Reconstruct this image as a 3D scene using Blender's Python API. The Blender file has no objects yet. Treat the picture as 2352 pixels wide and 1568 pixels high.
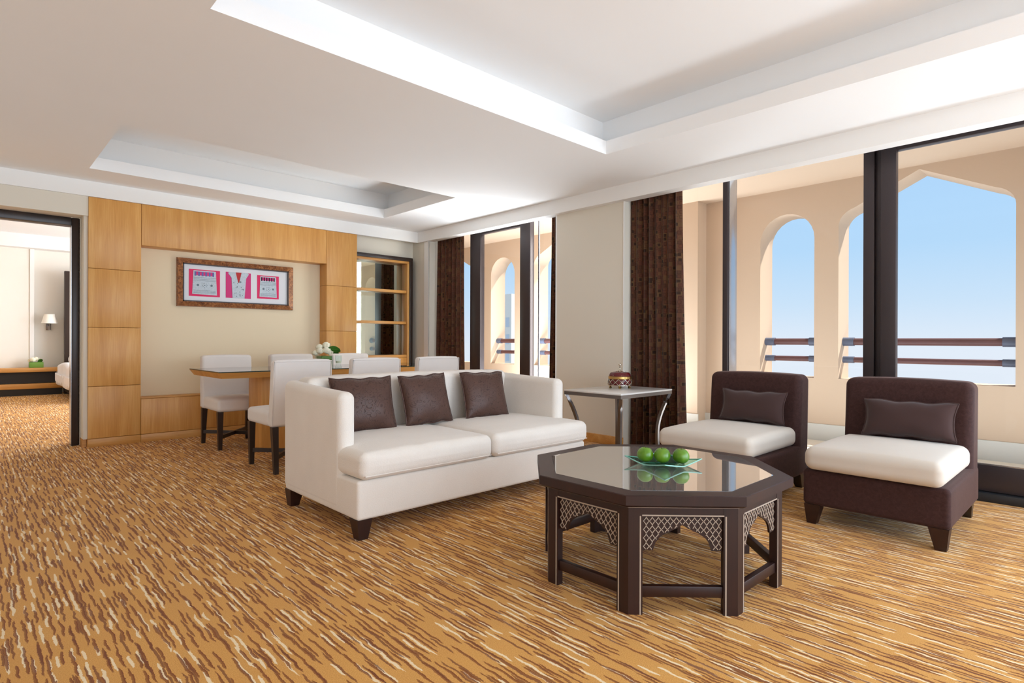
import bpy, bmesh, math, random
from mathutils import Matrix, Vector
from mathutils.geometry import tessellate_polygon
random.seed(7)
SC = bpy.context.scene
COL = SC.collection
R = math.radians

# ---------------------------------------------------------------- camera
yaw, pitch, roll = 0.7605318, -0.000593284, 0.003136728
fwd = Vector((math.sin(yaw)*math.cos(pitch), math.cos(yaw)*math.cos(pitch), math.sin(pitch)))
rt = Vector((math.cos(yaw), -math.sin(yaw), 0)); up = rt.cross(fwd)
r2 = rt*math.cos(roll) + up*math.sin(roll); u2 = -rt*math.sin(roll) + up*math.cos(roll)
cam = bpy.data.cameras.new('camera'); camo = bpy.data.objects.new('camera', cam); COL.objects.link(camo)
cam.sensor_width = 36; cam.lens = 36*1327.56/2352; cam.clip_start = .02; cam.clip_end = 500
m = Matrix((r2, u2, -fwd)).transposed().to_4x4(); m.translation = (0, 0, 1.0)
camo.matrix_world = m
SC.camera = camo
SC.view_settings.view_transform = 'Standard'; SC.view_settings.look = 'None'
SC.view_settings.gamma = 1; SC.view_settings.use_curve_mapping = False
SC.view_settings.exposure = 0.0
SC.cycles.max_bounces = 10; SC.cycles.diffuse_bounces = 5; SC.cycles.glossy_bounces = 4
SC.cycles.transparent_max_bounces = 12; SC.cycles.caustics_reflective = False; SC.cycles.caustics_refractive = False
SC.cycles.sample_clamp_indirect = 6

# ---------------------------------------------------------------- world: clear sky, pale at the horizon
W = bpy.data.worlds.new('sky'); SC.world = W; W.use_nodes = True
nt = W.node_tree; nt.nodes.clear()
tc = nt.nodes.new('ShaderNodeTexCoord'); sx = nt.nodes.new('ShaderNodeSeparateXYZ')
cr = nt.nodes.new('ShaderNodeValToRGB'); bg = nt.nodes.new('ShaderNodeBackground'); wo = nt.nodes.new('ShaderNodeOutputWorld')
nt.links.new(tc.outputs['Generated'], sx.inputs[0]); mr = nt.nodes.new('ShaderNodeMapRange')
mr.inputs['From Min'].default_value = -.2; mr.inputs['From Max'].default_value = .8
nt.links.new(sx.outputs['Z'], mr.inputs['Value']); nt.links.new(mr.outputs[0], cr.inputs[0])
nt.links.new(cr.outputs[0], bg.inputs['Color']); nt.links.new(bg.outputs[0], wo.inputs[0])
el = cr.color_ramp.elements
el[0].position = 0; el[0].color = (.84, .90, .98, 1)
el[1].position = 1; el[1].color = (.26, .50, .95, 1)
for p, c in ((.19, (.80, .88, .99, 1)), (.26, (.62, .80, .99, 1)), (.34, (.48, .73, 1.0, 1)), (.5, (.42, .68, 1.0, 1))):
    e = el.new(p); e.color = c
bg.inputs['Strength'].default_value = 1.0

def light(name, kind, loc, direction, energy, color=(1, 1, 1), size=None, angle=None):
    l = bpy.data.lights.new(name, kind); l.energy = energy; l.color = color
    if size: l.shape = 'RECTANGLE'; l.size, l.size_y = size
    if angle is not None: l.angle = angle
    o = bpy.data.objects.new(name, l); COL.objects.link(o); o.location = loc
    Z = -Vector(direction).normalized()            # size x runs level (or along world X for lights facing up)
    X = Vector((1, 0, 0))-Z*Z.x if abs(Z.z) > .7 else Vector((0, 0, 1)).cross(Z)
    X.normalize(); Y = Z.cross(X); o.rotation_euler = Matrix((X, Y, Z)).transposed().to_euler()
    return o
light('sun', 'SUN', (10, -5, 12), (-.48, .36, -.80), 9.0, (1, .95, .89), angle=R(3))
# added unseen fill lamps; the side one stands in for windows at right
light('rear_fill_light', 'AREA', (1.6, -3.3, 1.45), (.05, 1, .10), 140, (.80, .95, 1.1), (5.4, 2.2))  # unseen lamp added to fill the room from behind the camera
light('side_window_light', 'AREA', (4.62, -1.6, 1.25), (-1, .75, .18), 85, (.80, .95, 1.1), (2.9, 2.1))
light('right_fill_uplight', 'AREA', (3.3, -1.9, .25), (-.05, 1.8, 1), 34, (.80, .95, 1.1), (2.6, 2.4))  # added uplight out of view, brightens the near right ceiling
light('left_fill_uplight', 'AREA', (-.95, 4.5, .25), (.9, 0, 1), 10, (.80, .95, 1.1), (1.0, 3.4))  # added uplight out of view, lifts the ceiling from the left
# hidden lamps added in place of light bounced off the balcony tiles
light('balcony_floor_fill', 'AREA', (5.42, 1.1, .01), (0, 0, 1), 40, (.86, .96, 1.06), (.86, 4.2))
light('far_balcony_floor_fill', 'AREA', (5.6, 5.1, .01), (0, 0, 1), 190, (.86, .96, 1.06), (1.2, 2.6))
light('hidden_pier_fill', 'AREA', (5.09, 4.20, 1.25), (-.55, 1, 0), 34, (1, .98, .94), (.16, 2.3))  # slim lamp hidden behind the pier, added to brighten the panelled wall
light('bedroom_fill_light', 'AREA', (4.3, 10.6, 1.5), (-1, .15, 0), 270, (.90, .97, 1.04), (4.6, 2.0))  # unseen lamp added to brighten the bedroom

# ---------------------------------------------------------------- material helpers
def srgb(r, g, b):
    f = lambda v: (v/255)/12.92 if v/255 <= .04045 else ((v/255+.055)/1.055)**2.4
    return (f(r), f(g), f(b), 1)
class NT:
    def __init__(s, name):
        s.m = bpy.data.materials.new(name); s.m.use_nodes = True; s.t = s.m.node_tree
        s.b = s.t.nodes['Principled BSDF']; s.out = s.t.nodes['Material Output']
    def n(s, kind, **kw):
        nd = s.t.nodes.new(kind)
        for k, v in kw.items():
            if hasattr(nd, k) and k not in nd.inputs: setattr(nd, k, v)
        return nd
    def l(s, a, b): s.t.links.new(a, b)
    def math(s, op, a, b=None, c=None, clamp=False):
        nd = s.t.nodes.new('ShaderNodeMath'); nd.operation = op; nd.use_clamp = clamp
        for i, v in enumerate((a, b, c)):
            if v is None: continue
            if isinstance(v, (int, float)): nd.inputs[i].default_value = v
            else: s.l(v, nd.inputs[i])
        return nd.outputs[0]
    def mix(s, f, a, b):
        nd = s.t.nodes.new('ShaderNodeMix'); nd.data_type = 'RGBA'
        for i, v in ((0, f), (6, a), (7, b)):
            if isinstance(v, (int, float)): nd.inputs[i].default_value = v
            elif isinstance(v, tuple): nd.inputs[i].default_value = v
            else: s.l(v, nd.inputs[i])
        return nd.outputs[2]
    def coord(s, scale=(1, 1, 1), rot=(0, 0, 0)):
        t = s.t.nodes.new('ShaderNodeTexCoord'); mp = s.t.nodes.new('ShaderNodeMapping')
        mp.inputs['Scale'].default_value = scale; mp.inputs['Rotation'].default_value = rot
        s.l(t.outputs['Object'], mp.inputs[0]); return mp.outputs[0]
    def noise(s, vec, scale, detail=3, rough=.5, dist=0):
        nd = s.t.nodes.new('ShaderNodeTexNoise'); nd.inputs['Scale'].default_value = scale
        nd.inputs['Detail'].default_value = detail; nd.inputs['Roughness'].default_value = rough
        nd.inputs['Distortion'].default_value = dist; s.l(vec, nd.inputs['Vector']); return nd.outputs[0]
    def ramp(s, f, stops):
        nd = s.t.nodes.new('ShaderNodeValToRGB'); e = nd.color_ramp.elements
        e[0].position, e[0].color = stops[0]; e[1].position, e[1].color = stops[-1]
        for p, c in stops[1:-1]:
            x = e.new(p); x.color = c
        s.l(f, nd.inputs[0]); return nd.outputs[0]
    def bump(s, h, strength, dist):
        nd = s.t.nodes.new('ShaderNodeBump'); nd.inputs['Strength'].default_value = strength
        nd.inputs['Distance'].default_value = dist; s.l(h, nd.inputs['Height']); s.l(nd.outputs[0], s.b.inputs['Normal'])
def plain(name, col, rough=.5, metal=0, ior=None, spec=None, sheen=0):
    k = NT(name); k.b.inputs['Base Color'].default_value = col; k.b.inputs['Roughness'].default_value = rough
    k.b.inputs['Metallic'].default_value = metal
    if ior: k.b.inputs['IOR'].default_value = ior
    if spec is not None: k.b.inputs['Specular IOR Level'].default_value = spec
    if sheen: k.b.inputs['Sheen Weight'].default_value = sheen
    return k
M = {}
def paint(name, c, var=.03):
    k = plain(name, c, .85, spec=.2); v = k.coord(); f = k.noise(v, 1.3, 3)
    d = tuple(x*(1-var) for x in c[:3])+(1,)
    k.l(k.mix(f, c, d), k.b.inputs['Base Color']); k.bump(k.noise(v, 160, 2), .05, .002); M[name] = k.m
paint('ceiling_paint', srgb(247, 247, 247)); paint('wall_paint', srgb(226, 219, 205)); paint('white_trim', srgb(244, 243, 241))
paint('niche_paper', srgb(238, 222, 192)); paint('stucco', srgb(198, 175, 152)); paint('bedroom_paint', srgb(242, 238, 230))
paint('tile_skirting', srgb(205, 203, 196)); paint('balcony_tile', srgb(232, 226, 214))

def wood(name, c1, c2, c3, axis='z', rough=.4, sc=1, fine=1):
    k = NT(name); st = {'z': (9, 9, .8), 'x': (.8, 9, 9), 'y': (9, .8, 9)}[axis]
    oi = k.n('ShaderNodeObjectInfo'); t = k.n('ShaderNodeTexCoord'); add = k.n('ShaderNodeVectorMath')
    sc3 = k.n('ShaderNodeCombineXYZ'); r_ = k.math('MULTIPLY', oi.outputs['Random'], 0.0)
    k.l(r_, sc3.inputs[0]); k.l(t.outputs['Object'], add.inputs[0]); k.l(sc3.outputs[0], add.inputs[1])
    mp = k.n('ShaderNodeMapping'); mp.inputs['Scale'].default_value = tuple(s*sc for s in st); k.l(add.outputs[0], mp.inputs[0])
    a = k.noise(mp.outputs[0], 1.1, 4, .55, .6)
    mp2 = k.n('ShaderNodeMapping'); mp2.inputs['Scale'].default_value = tuple(s*sc*8 if s > 1 else s*sc*2.2 for s in st); k.l(add.outputs[0], mp2.inputs[0])
    b = k.noise(mp2.outputs[0], 2.2, 5, .65)
    f = k.math('ADD', k.math('MULTIPLY', a, .6), k.math('MULTIPLY', b, .4*fine))
    k.l(k.ramp(f, [(.3, c1), (.5, c2), (.68, c3)]), k.b.inputs['Base Color'])
    k.b.inputs['Roughness'].default_value = rough; k.bump(b, .12, .001); M[name] = k.m
wood('oak', srgb(194, 134, 62), srgb(214, 156, 84), srgb(230, 180, 110))
wood('oak_x', srgb(186, 126, 58), srgb(205, 148, 78), srgb(222, 170, 100), 'x')
wood('dark_wood', srgb(32, 11, 7), srgb(42, 15, 9), srgb(52, 20, 12), rough=.45)
wood('espresso', srgb(36, 26, 22), srgb(46, 33, 28), srgb(55, 40, 34), rough=.35)
M['inlay'] = plain('inlay', srgb(176, 158, 142), .45).m
M['wenge'] = plain('wenge', srgb(52, 38, 34), .4).m

def fabric(name, c, d, sc=400, bump=.25, sheen=.2, rough=.9):
    k = plain(name, c, rough, spec=.2, sheen=sheen); v = k.coord()
    n1 = k.noise(v, 6, 3); n2 = k.noise(v, sc, 2)
    k.l(k.mix(k.math('ADD', k.math('MULTIPLY', n1, .5), k.math('MULTIPLY', n2, .5)), c, d), k.b.inputs['Base Color'])
    k.bump(n2, bump, .0015); M[name] = k.m; return k
fabric('cream_chenille', srgb(242, 235, 227), srgb(224, 214, 204), 190, .7)
fabric('chair_cream', srgb(238, 232, 228), srgb(226, 219, 214), 500, .12)
fabric('cushion_cream', srgb(216, 207, 196), srgb(204, 193, 181), 500, .12, rough=.6)
fabric('white_linen', srgb(244, 240, 240), srgb(232, 228, 230), 300, .1)
def velvet(name, c, d):
    k = plain(name, c, .75, spec=.2, sheen=.35); v = k.coord()
    n1 = k.noise(v, 60, 4, .6, .8); n2 = k.noise(v, 600, 1)
    k.l(k.ramp(n1, [(.35, c), (.7, d)]), k.b.inputs['Base Color'])
    k.b.inputs['Sheen Roughness'].default_value = .35; k.b.inputs['Sheen Tint'].default_value = srgb(190, 160, 150)
    k.bump(n1, .25, .002); M[name] = k.m
velvet('brown_velvet', srgb(54, 33, 31), srgb(68, 44, 41))
fabric('brown_plain', srgb(72, 52, 50), srgb(62, 45, 43), 500, .1, sheen=.15)
def satin():
    k = plain('brown_satin', srgb(84, 62, 54), .36, spec=.4, sheen=.05); v = k.coord()
    d = k.noise(v, 7, 2, .5); vo = k.n('ShaderNodeTexNoise'); vo.inputs['Scale'].default_value = 13; vo.inputs['Detail'].default_value = 0; vo.inputs['Distortion'].default_value = 2.6
    k.l(v, vo.inputs['Vector'])
    f = k.math('LESS_THAN', k.math('ABSOLUTE', k.math('SUBTRACT', k.math('FRACT', k.math('MULTIPLY', vo.outputs[0], 5)), .5)), .10)
    k.l(k.mix(k.math('MULTIPLY', f, .6), k.mix(d, srgb(72, 46, 37), srgb(86, 58, 48)), srgb(54, 34, 27)), k.b.inputs['Base Color'])
    k.l(k.math('MULTIPLY_ADD', f, .2, .46), k.b.inputs['Roughness'])
    k.bump(k.math('ADD', k.math('MULTIPLY', f, .35), k.noise(v, 18, 3)), .45, .004); M['brown_satin'] = k.m
satin()
def curtain_mat():
    k = plain('curtain_fabric', srgb(70, 44, 32), .8, spec=.2, sheen=.15); t = k.n('ShaderNodeTexCoord')
    mp = k.n('ShaderNodeMapping'); mp.inputs['Scale'].default_value = (0, 34, 26); k.l(t.outputs['Object'], mp.inputs[0])
    vo = k.n('ShaderNodeTexVoronoi'); vo.distance = 'CHEBYCHEV'; vo.inputs['Scale'].default_value = 1; vo.inputs['Randomness'].default_value = .45
    k.l(mp.outputs[0], vo.inputs['Vector'])
    sep = k.n('ShaderNodeSeparateColor'); k.l(vo.outputs['Color'], sep.inputs[0])
    edge = k.math('GREATER_THAN', k.math('ABSOLUTE', k.math('SUBTRACT', vo.outputs['Distance'], .33)), .03)
    base = k.ramp(sep.outputs[0], [(0, srgb(76, 48, 33)), (.45, srgb(94, 54, 38)), (.75, srgb(98, 72, 44)), (1, srgb(84, 46, 36))])
    k.l(k.mix(edge, srgb(50, 30, 20), base), k.b.inputs['Base Color']); k.bump(k.noise(k.coord(), 420, 2), .2, .001)
    M['curtain_fabric'] = k.m
curtain_mat()
M['frame_bronze'] = plain('frame_bronze', srgb(62, 54, 56), .38, .35).m
M['frame_alu'] = plain('frame_alu', srgb(190, 192, 198), .25, .9).m
M['track_black'] = plain('track_black', srgb(28, 30, 34), .4).m
M['steel'] = plain('steel', srgb(128, 122, 120), .3, .85).m
M['silver'] = plain('silver', srgb(205, 195, 180), .22, 1).m
M['brass'] = plain('brass', srgb(196, 160, 98), .3, 1).m
M['ruby'] = plain('ruby', srgb(96, 20, 26), .12).m
M['mirror'] = plain('mirror', srgb(196, 206, 194), .02, 1).m
M['marble'] = plain('marble', srgb(226, 222, 218), .12).m
M['coffee_glass'] = plain('coffee_glass', srgb(212, 208, 204), .012, .82).m
M['rail_red'] = plain('rail_red', srgb(92, 58, 58), .5).m
M['rail_socket'] = plain('rail_socket', srgb(86, 96, 118), .45).m
M['black'] = plain('black', srgb(30, 26, 24), .5).m
M['plaster_far'] = plain('plaster_far', srgb(236, 228, 214), .9).m
M['far_glass'] = plain('far_glass', srgb(196, 204, 210), .3).m
k = plain('apple', srgb(118, 160, 34), .28, spec=.6); v = k.coord((1, 1, .5)); k.l(k.ramp(k.noise(v, 30, 4), [(.3, srgb(74, 122, 12)), (.7, srgb(112, 154, 32))]), k.b.inputs['Base Color']); M['apple'] = k.m
M['stem'] = plain('stem', srgb(74, 52, 30), .7).m
k = plain('leaf', srgb(52, 104, 34), .35); v = k.coord((1, 1, 9)); k.l(k.ramp(k.noise(v, 9, 2), [(.4, srgb(34, 82, 24)), (.65, srgb(78, 134, 52))]), k.b.inputs['Base Color']); M['leaf'] = k.m
M['leaf_light'] = plain('leaf_light', srgb(104, 146, 54), .4).m
k = plain('rose', srgb(244, 238, 214), .6); k.b.inputs['Subsurface Weight'].default_value = 0; M['rose'] = k.m
M['lamp_shade'] = plain('lamp_shade', srgb(246, 240, 230), .8).m
M['mat_board'] = plain('mat_board', srgb(228, 230, 236), .8).m
M['pink'] = plain('pink', srgb(226, 52, 106), .8).m
M['magenta'] = plain('magenta', srgb(212, 62, 128), .8).m
k = plain('textile', srgb(176, 190, 200), .9); v = k.coord(); k.l(k.ramp(k.noise(v, 70, 3), [(.3, srgb(186, 200, 212)), (.7, srgb(204, 216, 226))]), k.b.inputs['Base Color']); M['textile'] = k.m
M['textile_blue'] = plain('textile_blue', srgb(112, 110, 176), .9).m
M['textile_black'] = plain('textile_black', srgb(48, 30, 50), .9).m
M['textile_grey'] = plain('textile_grey', srgb(112, 128, 140), .9).m
M['textile_red'] = plain('textile_red', srgb(190, 60, 60), .9).m
k = plain('burl', srgb(140, 88, 48), .25, .35); v = k.coord(); k.l(k.ramp(k.noise(v, 24, 5, .7, 1.5), [(.35, srgb(92, 50, 26)), (.55, srgb(150, 94, 50)), (.7, srgb(190, 130, 80))]), k.b.inputs['Base Color']); M['burl'] = k.m

def glass_mat(name, tint=(1, 1, 1, 1), ior=1.45, boost=1.0):
    k = NT(name); k.t.nodes.remove(k.b)
    tr = k.n('ShaderNodeBsdfTransparent'); gl = k.n('ShaderNodeBsdfGlossy'); fr = k.n('ShaderNodeFresnel'); mx = k.n('ShaderNodeMixShader')
    tr.inputs[0].default_value = tint; gl.inputs['Roughness'].default_value = .01; fr.inputs[0].default_value = ior
    geo = k.n('ShaderNodeNewGeometry')
    k.l(k.math('MULTIPLY', k.math('MULTIPLY', fr.outputs[0], boost), k.math('SUBTRACT', 1.0, geo.outputs['Backfacing']), clamp=True), mx.inputs[0]); k.l(tr.outputs[0], mx.inputs[1]); k.l(gl.outputs[0], mx.inputs[2]); k.l(mx.outputs[0], k.out.inputs[0])
    M[name] = k.m
glass_mat('window_glass', (.985, .99, .99, 1), 1.35)
glass_mat('clear_glass', (.93, .97, .96, 1), 1.5)
glass_mat('plate_glass', (.66, .90, .82, 1), 1.5, 1.2)
glass_mat('table_glass', (.80, .88, .86, 1), 1.55, 1.4)
M['glass_edge'] = plain('glass_edge', srgb(150, 206, 192), .15).m
M['glass_edge_dark'] = plain('glass_edge_dark', srgb(40, 56, 52), .1).m

def carpet():
    k = plain('carpet', srgb(196, 146, 84), .95, spec=.1, sheen=.1)
    t = k.n('ShaderNodeTexCoord'); ob = t.outputs['Object']
    wob = k.n('ShaderNodeTexNoise'); wob.inputs['Scale'].default_value = 16; wob.inputs['Detail'].default_value = 1; k.l(ob, wob.inputs['Vector'])
    jag = k.n('ShaderNodeTexNoise'); jag.inputs['Scale'].default_value = 120; jag.inputs['Detail'].default_value = 1; k.l(ob, jag.inputs['Vector'])
    sp = k.n('ShaderNodeSeparateXYZ'); k.l(ob, sp.inputs[0])
    dx = k.math('ADD', k.math('MULTIPLY', k.math('SUBTRACT', wob.outputs[0], .5), .016), k.math('MULTIPLY', k.math('SUBTRACT', jag.outputs[0], .5), .006))
    X = k.math('ADD', sp.outputs[0], dx); Y = sp.outputs[1]
    def layer(px, py, ox, hw, hl, keep):
        cb = k.n('ShaderNodeCombineXYZ'); k.l(k.math('MULTIPLY_ADD', X, 1/px, ox), cb.inputs[0]); k.l(k.math('MULTIPLY_ADD', Y, 1/py, ox*1.7), cb.inputs[1])
        vo = k.n('ShaderNodeTexVoronoi'); vo.voronoi_dimensions = '2D'; vo.inputs['Scale'].default_value = 1; vo.inputs['Randomness'].default_value = .9
        k.l(cb.outputs[0], vo.inputs['Vector'])
        df = k.n('ShaderNodeVectorMath'); df.operation = 'SUBTRACT'; k.l(cb.outputs[0], df.inputs[0]); k.l(vo.outputs['Position'], df.inputs[1])
        s2 = k.n('ShaderNodeSeparateXYZ'); k.l(df.outputs[0], s2.inputs[0])
        sc = k.n('ShaderNodeSeparateColor'); k.l(vo.outputs['Color'], sc.inputs[0])
        L = k.math('MULTIPLY_ADD', sc.outputs[1], hl*.9, hl*.45)
        ax = k.math('DIVIDE', s2.outputs[0], hw); ay = k.math('DIVIDE', s2.outputs[1], L)
        r = k.math('ADD', k.math('POWER', k.math('ABSOLUTE', ax), 2), k.math('POWER', k.math('ABSOLUTE', ay), 4))
        mk = k.n('ShaderNodeMapRange'); mk.inputs['From Min'].default_value = 1.15; mk.inputs['From Max'].default_value = .75; k.l(r, mk.inputs['Value'])
        return k.math('MULTIPLY', mk.outputs[0], k.math('LESS_THAN', sc.outputs[0], keep)), ax
    d1, ax1 = layer(.024, .19, 0, .185, .55, .84)
    d2, ax2 = layer(.030, .22, 31.3, .13, .48, .55)
    c1, _ = layer(.030, .16, 11.7, .15, .50, .60)
    n = k.noise(ob, 330, 3, .7); big = k.noise(ob, 3.5, 2)
    base = k.mix(k.math('MULTIPLY_ADD', n, 2.4, -.7, clamp=True), srgb(192, 130, 54), srgb(236, 184, 104)); base = k.mix(k.math('MULTIPLY', big, .35), base, srgb(186, 124, 56))
    dark = k.mix(k.math('MULTIPLY_ADD', ax1, .9, .25, clamp=True), srgb(146, 88, 34), srgb(112, 46, 18))
    col = k.mix(c1, base, srgb(240, 218, 180)); col = k.mix(k.math('MULTIPLY', d1, .92), col, dark)
    col = k.mix(k.math('MULTIPLY', d2, .8), col, srgb(118, 62, 30))
    k.l(col, k.b.inputs['Base Color'])
    k.bump(k.math('SUBTRACT', n, k.math('MULTIPLY', d1, .7)), .35, .003); M['carpet'] = k.m
carpet()

# ---------------------------------------------------------------- mesh helpers
class MB:
    def __init__(s): s.v = []; s.f = []
    def add(s, vs, fs):
        o = len(s.v); s.v += [tuple(p) for p in vs]; s.f += [tuple(i+o for i in f) for f in fs]; return s
    def box(s, x0, x1, y0, y1, z0, z1):
        v = [(x, y, z) for z in (z0, z1) for y in (y0, y1) for x in (x0, x1)]
        return s.add(v, [(0, 2, 3, 1), (4, 5, 7, 6), (0, 1, 5, 4), (2, 6, 7, 3), (0, 4, 6, 2), (1, 3, 7, 5)])
    def rbox(s, x0, x1, y0, y1, z0, z1, r, seg=2, n=1, warp=None):
        """box with rounded edges; warp(u,v,w,p)->p with u,v,w in -1..1"""
        c = Vector(((x0+x1)/2, (y0+y1)/2, (z0+z1)/2)); h = Vector(((x1-x0)/2, (y1-y0)/2, (z1-z0)/2))
        r = min(r, min(h)*.999)
        def samp(hh):
            i = hh-r; a = [-(i+r*math.tan(math.pi/4*(1-k/seg))) for k in range(seg)]
            mid = [-i+2*i*k/n for k in range(n+1)]
            return a+mid+[-q for q in reversed(a)]
        S = [samp(h[i]) for i in range(3)]; idx = {}; vs = []; fs = []
        def vert(p):
            key = (round(p[0], 6), round(p[1], 6), round(p[2], 6))
            if key in idx: return idx[key]
            q = Vector([max(-(h[i]-r), min(h[i]-r, p[i])) for i in range(3)]); d = Vector(p)-q
            o = q + d.normalized()*r if d.length > 1e-9 else q
            if warp: o = Vector(warp(o[0]/h[0], o[1]/h[1], o[2]/h[2], o))
            idx[key] = len(vs); vs.append(o+c); return idx[key]
        for ax in range(3):
            a, b = (ax+1) % 3, (ax+2) % 3
            for sg in (-1, 1):
                for i in range(len(S[a])-1):
                    for j in range(len(S[b])-1):
                        q = []
                        for (ii, jj) in ((i, j), (i+1, j), (i+1, j+1), (i, j+1)):
                            p = [0, 0, 0]; p[ax] = sg*h[ax]; p[a] = S[a][ii]; p[b] = S[b][jj]; q.append(vert(p))
                        if sg < 0: q.reverse()
                        if len(set(q)) >= 3: fs.append(tuple(dict.fromkeys(q)))
        return s.add(vs, fs)
    def taper(s, bot, top):
        """prism between two closed loops of 3-D points"""
        n = len(bot)
        return s.add(list(bot)+list(top), [tuple(reversed(range(n))), tuple(range(n, 2*n))]+[(i, (i+1) % n, n+(i+1) % n, n+i) for i in range(n)])
    def poly(s, outline, holes, t0, t1, put):
        """flat plate with holes: outline/holes are 2-D loops, put(a,b,t)->xyz"""
        loops = [outline]+holes; tri = tessellate_polygon([[Vector((a, b, 0)) for a, b in lp] for lp in loops])
        pts = [p for lp in loops for p in lp]; n = len(pts)
        vs = [put(a, b, t0) for a, b in pts]+[put(a, b, t1) for a, b in pts]
        fs = [tuple(t) for t in tri]+[tuple(i+n for i in reversed(t)) for t in tri]; o = 0
        for lp in loops:
            k = len(lp); fs += [(o+i, o+(i+1) % k, o+(i+1) % k+n, o+i+n) for i in range(k)]; o += k
        return s.add(vs, fs)
    def lathe(s, prof, cx=0, cy=0, n=24, mod=None):
        vs = []; fs = []
        for r, z in prof:
            for i in range(n):
                a = 2*math.pi*i/n; rr = r*(mod(a, z) if mod else 1); vs.append((cx+rr*math.cos(a), cy+rr*math.sin(a), z))
        for j in range(len(prof)-1):
            for i in range(n): fs.append((j*n+i, j*n+(i+1) % n, (j+1)*n+(i+1) % n, (j+1)*n+i))
        if prof[0][0] > 1e-6: fs.append(tuple(reversed(range(n))))
        if prof[-1][0] > 1e-6: fs.append(tuple((len(prof)-1)*n+i for i in range(n)))
        return s.add(vs, fs)
    def tube(s, pts, r, n=8, sq=None):
        """round (or rectangular, sq=(w,h)) bar along a path"""
        P = [Vector(p) for p in pts]; vs = []; k = 4 if sq else n; fs = []
        for i, p in enumerate(P):
            t = (P[min(i+1, len(P)-1)]-P[max(i-1, 0)]).normalized()
            a = Vector((0, 0, 1)) if abs(t.z) < .9 else Vector((1, 0, 0))
            u = t.cross(a).normalized(); w = u.cross(t)
            for j in range(k):
                if sq: d = u*(sq[0]/2*(-1, 1, 1, -1)[j])+w*(sq[1]/2*(-1, -1, 1, 1)[j])
                else: d = (u*math.cos(2*math.pi*j/k)+w*math.sin(2*math.pi*j/k))*(r if not callable(r) else r(i/(len(P)-1)))
                vs.append(p+d)
        for i in range(len(P)-1):
            for j in range(k): fs.append((i*k+j, (i+1)*k+j, (i+1)*k+(j+1) % k, i*k+(j+1) % k))
        fs += [tuple(range(k)), tuple(reversed([(len(P)-1)*k+j for j in range(k)]))]
        return s.add(vs, fs)
    def mesh(s, name, mat, angle=35):
        me = bpy.data.meshes.new(name); me.from_pydata(s.v, [], s.f); bm = bmesh.new(); bm.from_mesh(me)
        bmesh.ops.recalc_face_normals(bm, faces=bm.faces); bm.to_mesh(me); bm.free()
        me.materials.append(M[mat]); me.polygons.foreach_set('use_smooth', [True]*len(me.polygons))
        me.set_sharp_from_angle(angle=R(angle)); return me
    def build(s, name, mat, parent=None, loc=None, angle=35):
        return put(name, s.mesh(name, mat, angle), parent, loc)
def put(name, me, parent=None, loc=None, rot=None):
    o = bpy.data.objects.new(name, me); COL.objects.link(o); o.parent = parent
    if loc: o.location = loc
    if rot: o.rotation_euler = rot
    return o
def tag(o, label=None, cat=None, group=None, kind=None):
    for k, v in (('label', label), ('category', cat), ('group', group), ('kind', kind)):
        if v: o[k] = v
    return o
def thing(name, loc, label, cat, group=None, rz=0):
    o = bpy.data.objects.new(name, None); COL.objects.link(o); o.location = loc; o.rotation_euler = (0, 0, rz)
    o.empty_display_size = .05
    return tag(o, label, cat, group)
def struct(mb, name, mat, parent=None, label=None):
    o = mb.build(name, mat, parent)
    if not parent: o['kind'] = 'structure'
    if label: o['label'] = label
    return o
def sroot(name, label=None):
    o = bpy.data.objects.new(name, None); COL.objects.link(o); o['kind'] = 'structure'
    if label: o['label'] = label
    return o
def dup(root, loc, rz=0, label=None):
    r = root.copy(); COL.objects.link(r); r.location = loc; r.rotation_euler = (0, 0, rz)
    if label: r['label'] = label
    for ch in list(root.children):
        c = ch.copy(); COL.objects.link(c); c.parent = r
        for g in list(ch.children):
            d = g.copy(); COL.objects.link(d); d.parent = c
    return r
def ring(n, r, a0=0): return [(r*math.cos(a0+2*math.pi*i/n), r*math.sin(a0+2*math.pi*i/n)) for i in range(n)]

# ================================================================ ROOM SHELL
CZ, FZ = 2.47, 2.33          # ceiling, underside of the perimeter fascia
struct(MB().box(-1.6, 4.9, -3.5, 14.2, -.12, 0), 'floor', 'carpet')
# ceiling slab with two coffers
def rect(x0, x1, y0, y1): return [(x0, y0), (x1, y0), (x1, y1), (x0, y1)]
cof = [(.795, 3.665, -1.2, 2.785), (.787, 3.665, 4.70, 6.085)]
cb = MB(); cb.poly(rect(-1.6, 4.60, -3.5, 6.95), [rect(*c) for c in cof], CZ, CZ+.105, lambda a, b, t: (a, b, t))
ceil = struct(cb, 'ceiling', 'ceiling_paint')
rise = .15; rz_ = 2.80
rb = MB(); rb.poly(rect(-1.6, 4.60, -3.5, 6.95), [rect(c[0]-rise, c[1]+rise, c[2]-rise, c[3]+rise) for c in cof], CZ+.105, rz_, lambda a, b, t: (a, b, t))
rb.build('coffer_recess', 'ceiling_paint', ceil)
MB().box(-1.6, 4.60, -3.5, 6.95, rz_, rz_+.1).build('coffer_top', 'ceiling_paint', ceil)
# perimeter fascia
struct(MB().box(4.48, 4.60, -3.5, 6.60, FZ, CZ), 'trim_1', 'white_trim', label='white dropped fascia above the balcony windows')
struct(MB().box(-1.6, 4.48, 6.575, 6.62, FZ, CZ), 'trim_2', 'white_trim', label='white dropped fascia above the panelled wall')
struct(MB().box(4.60, 4.98, -3.5, 6.95, 2.60, 2.70), 'trim_3', 'white_trim', label='white curtain pocket over the windows')
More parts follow.
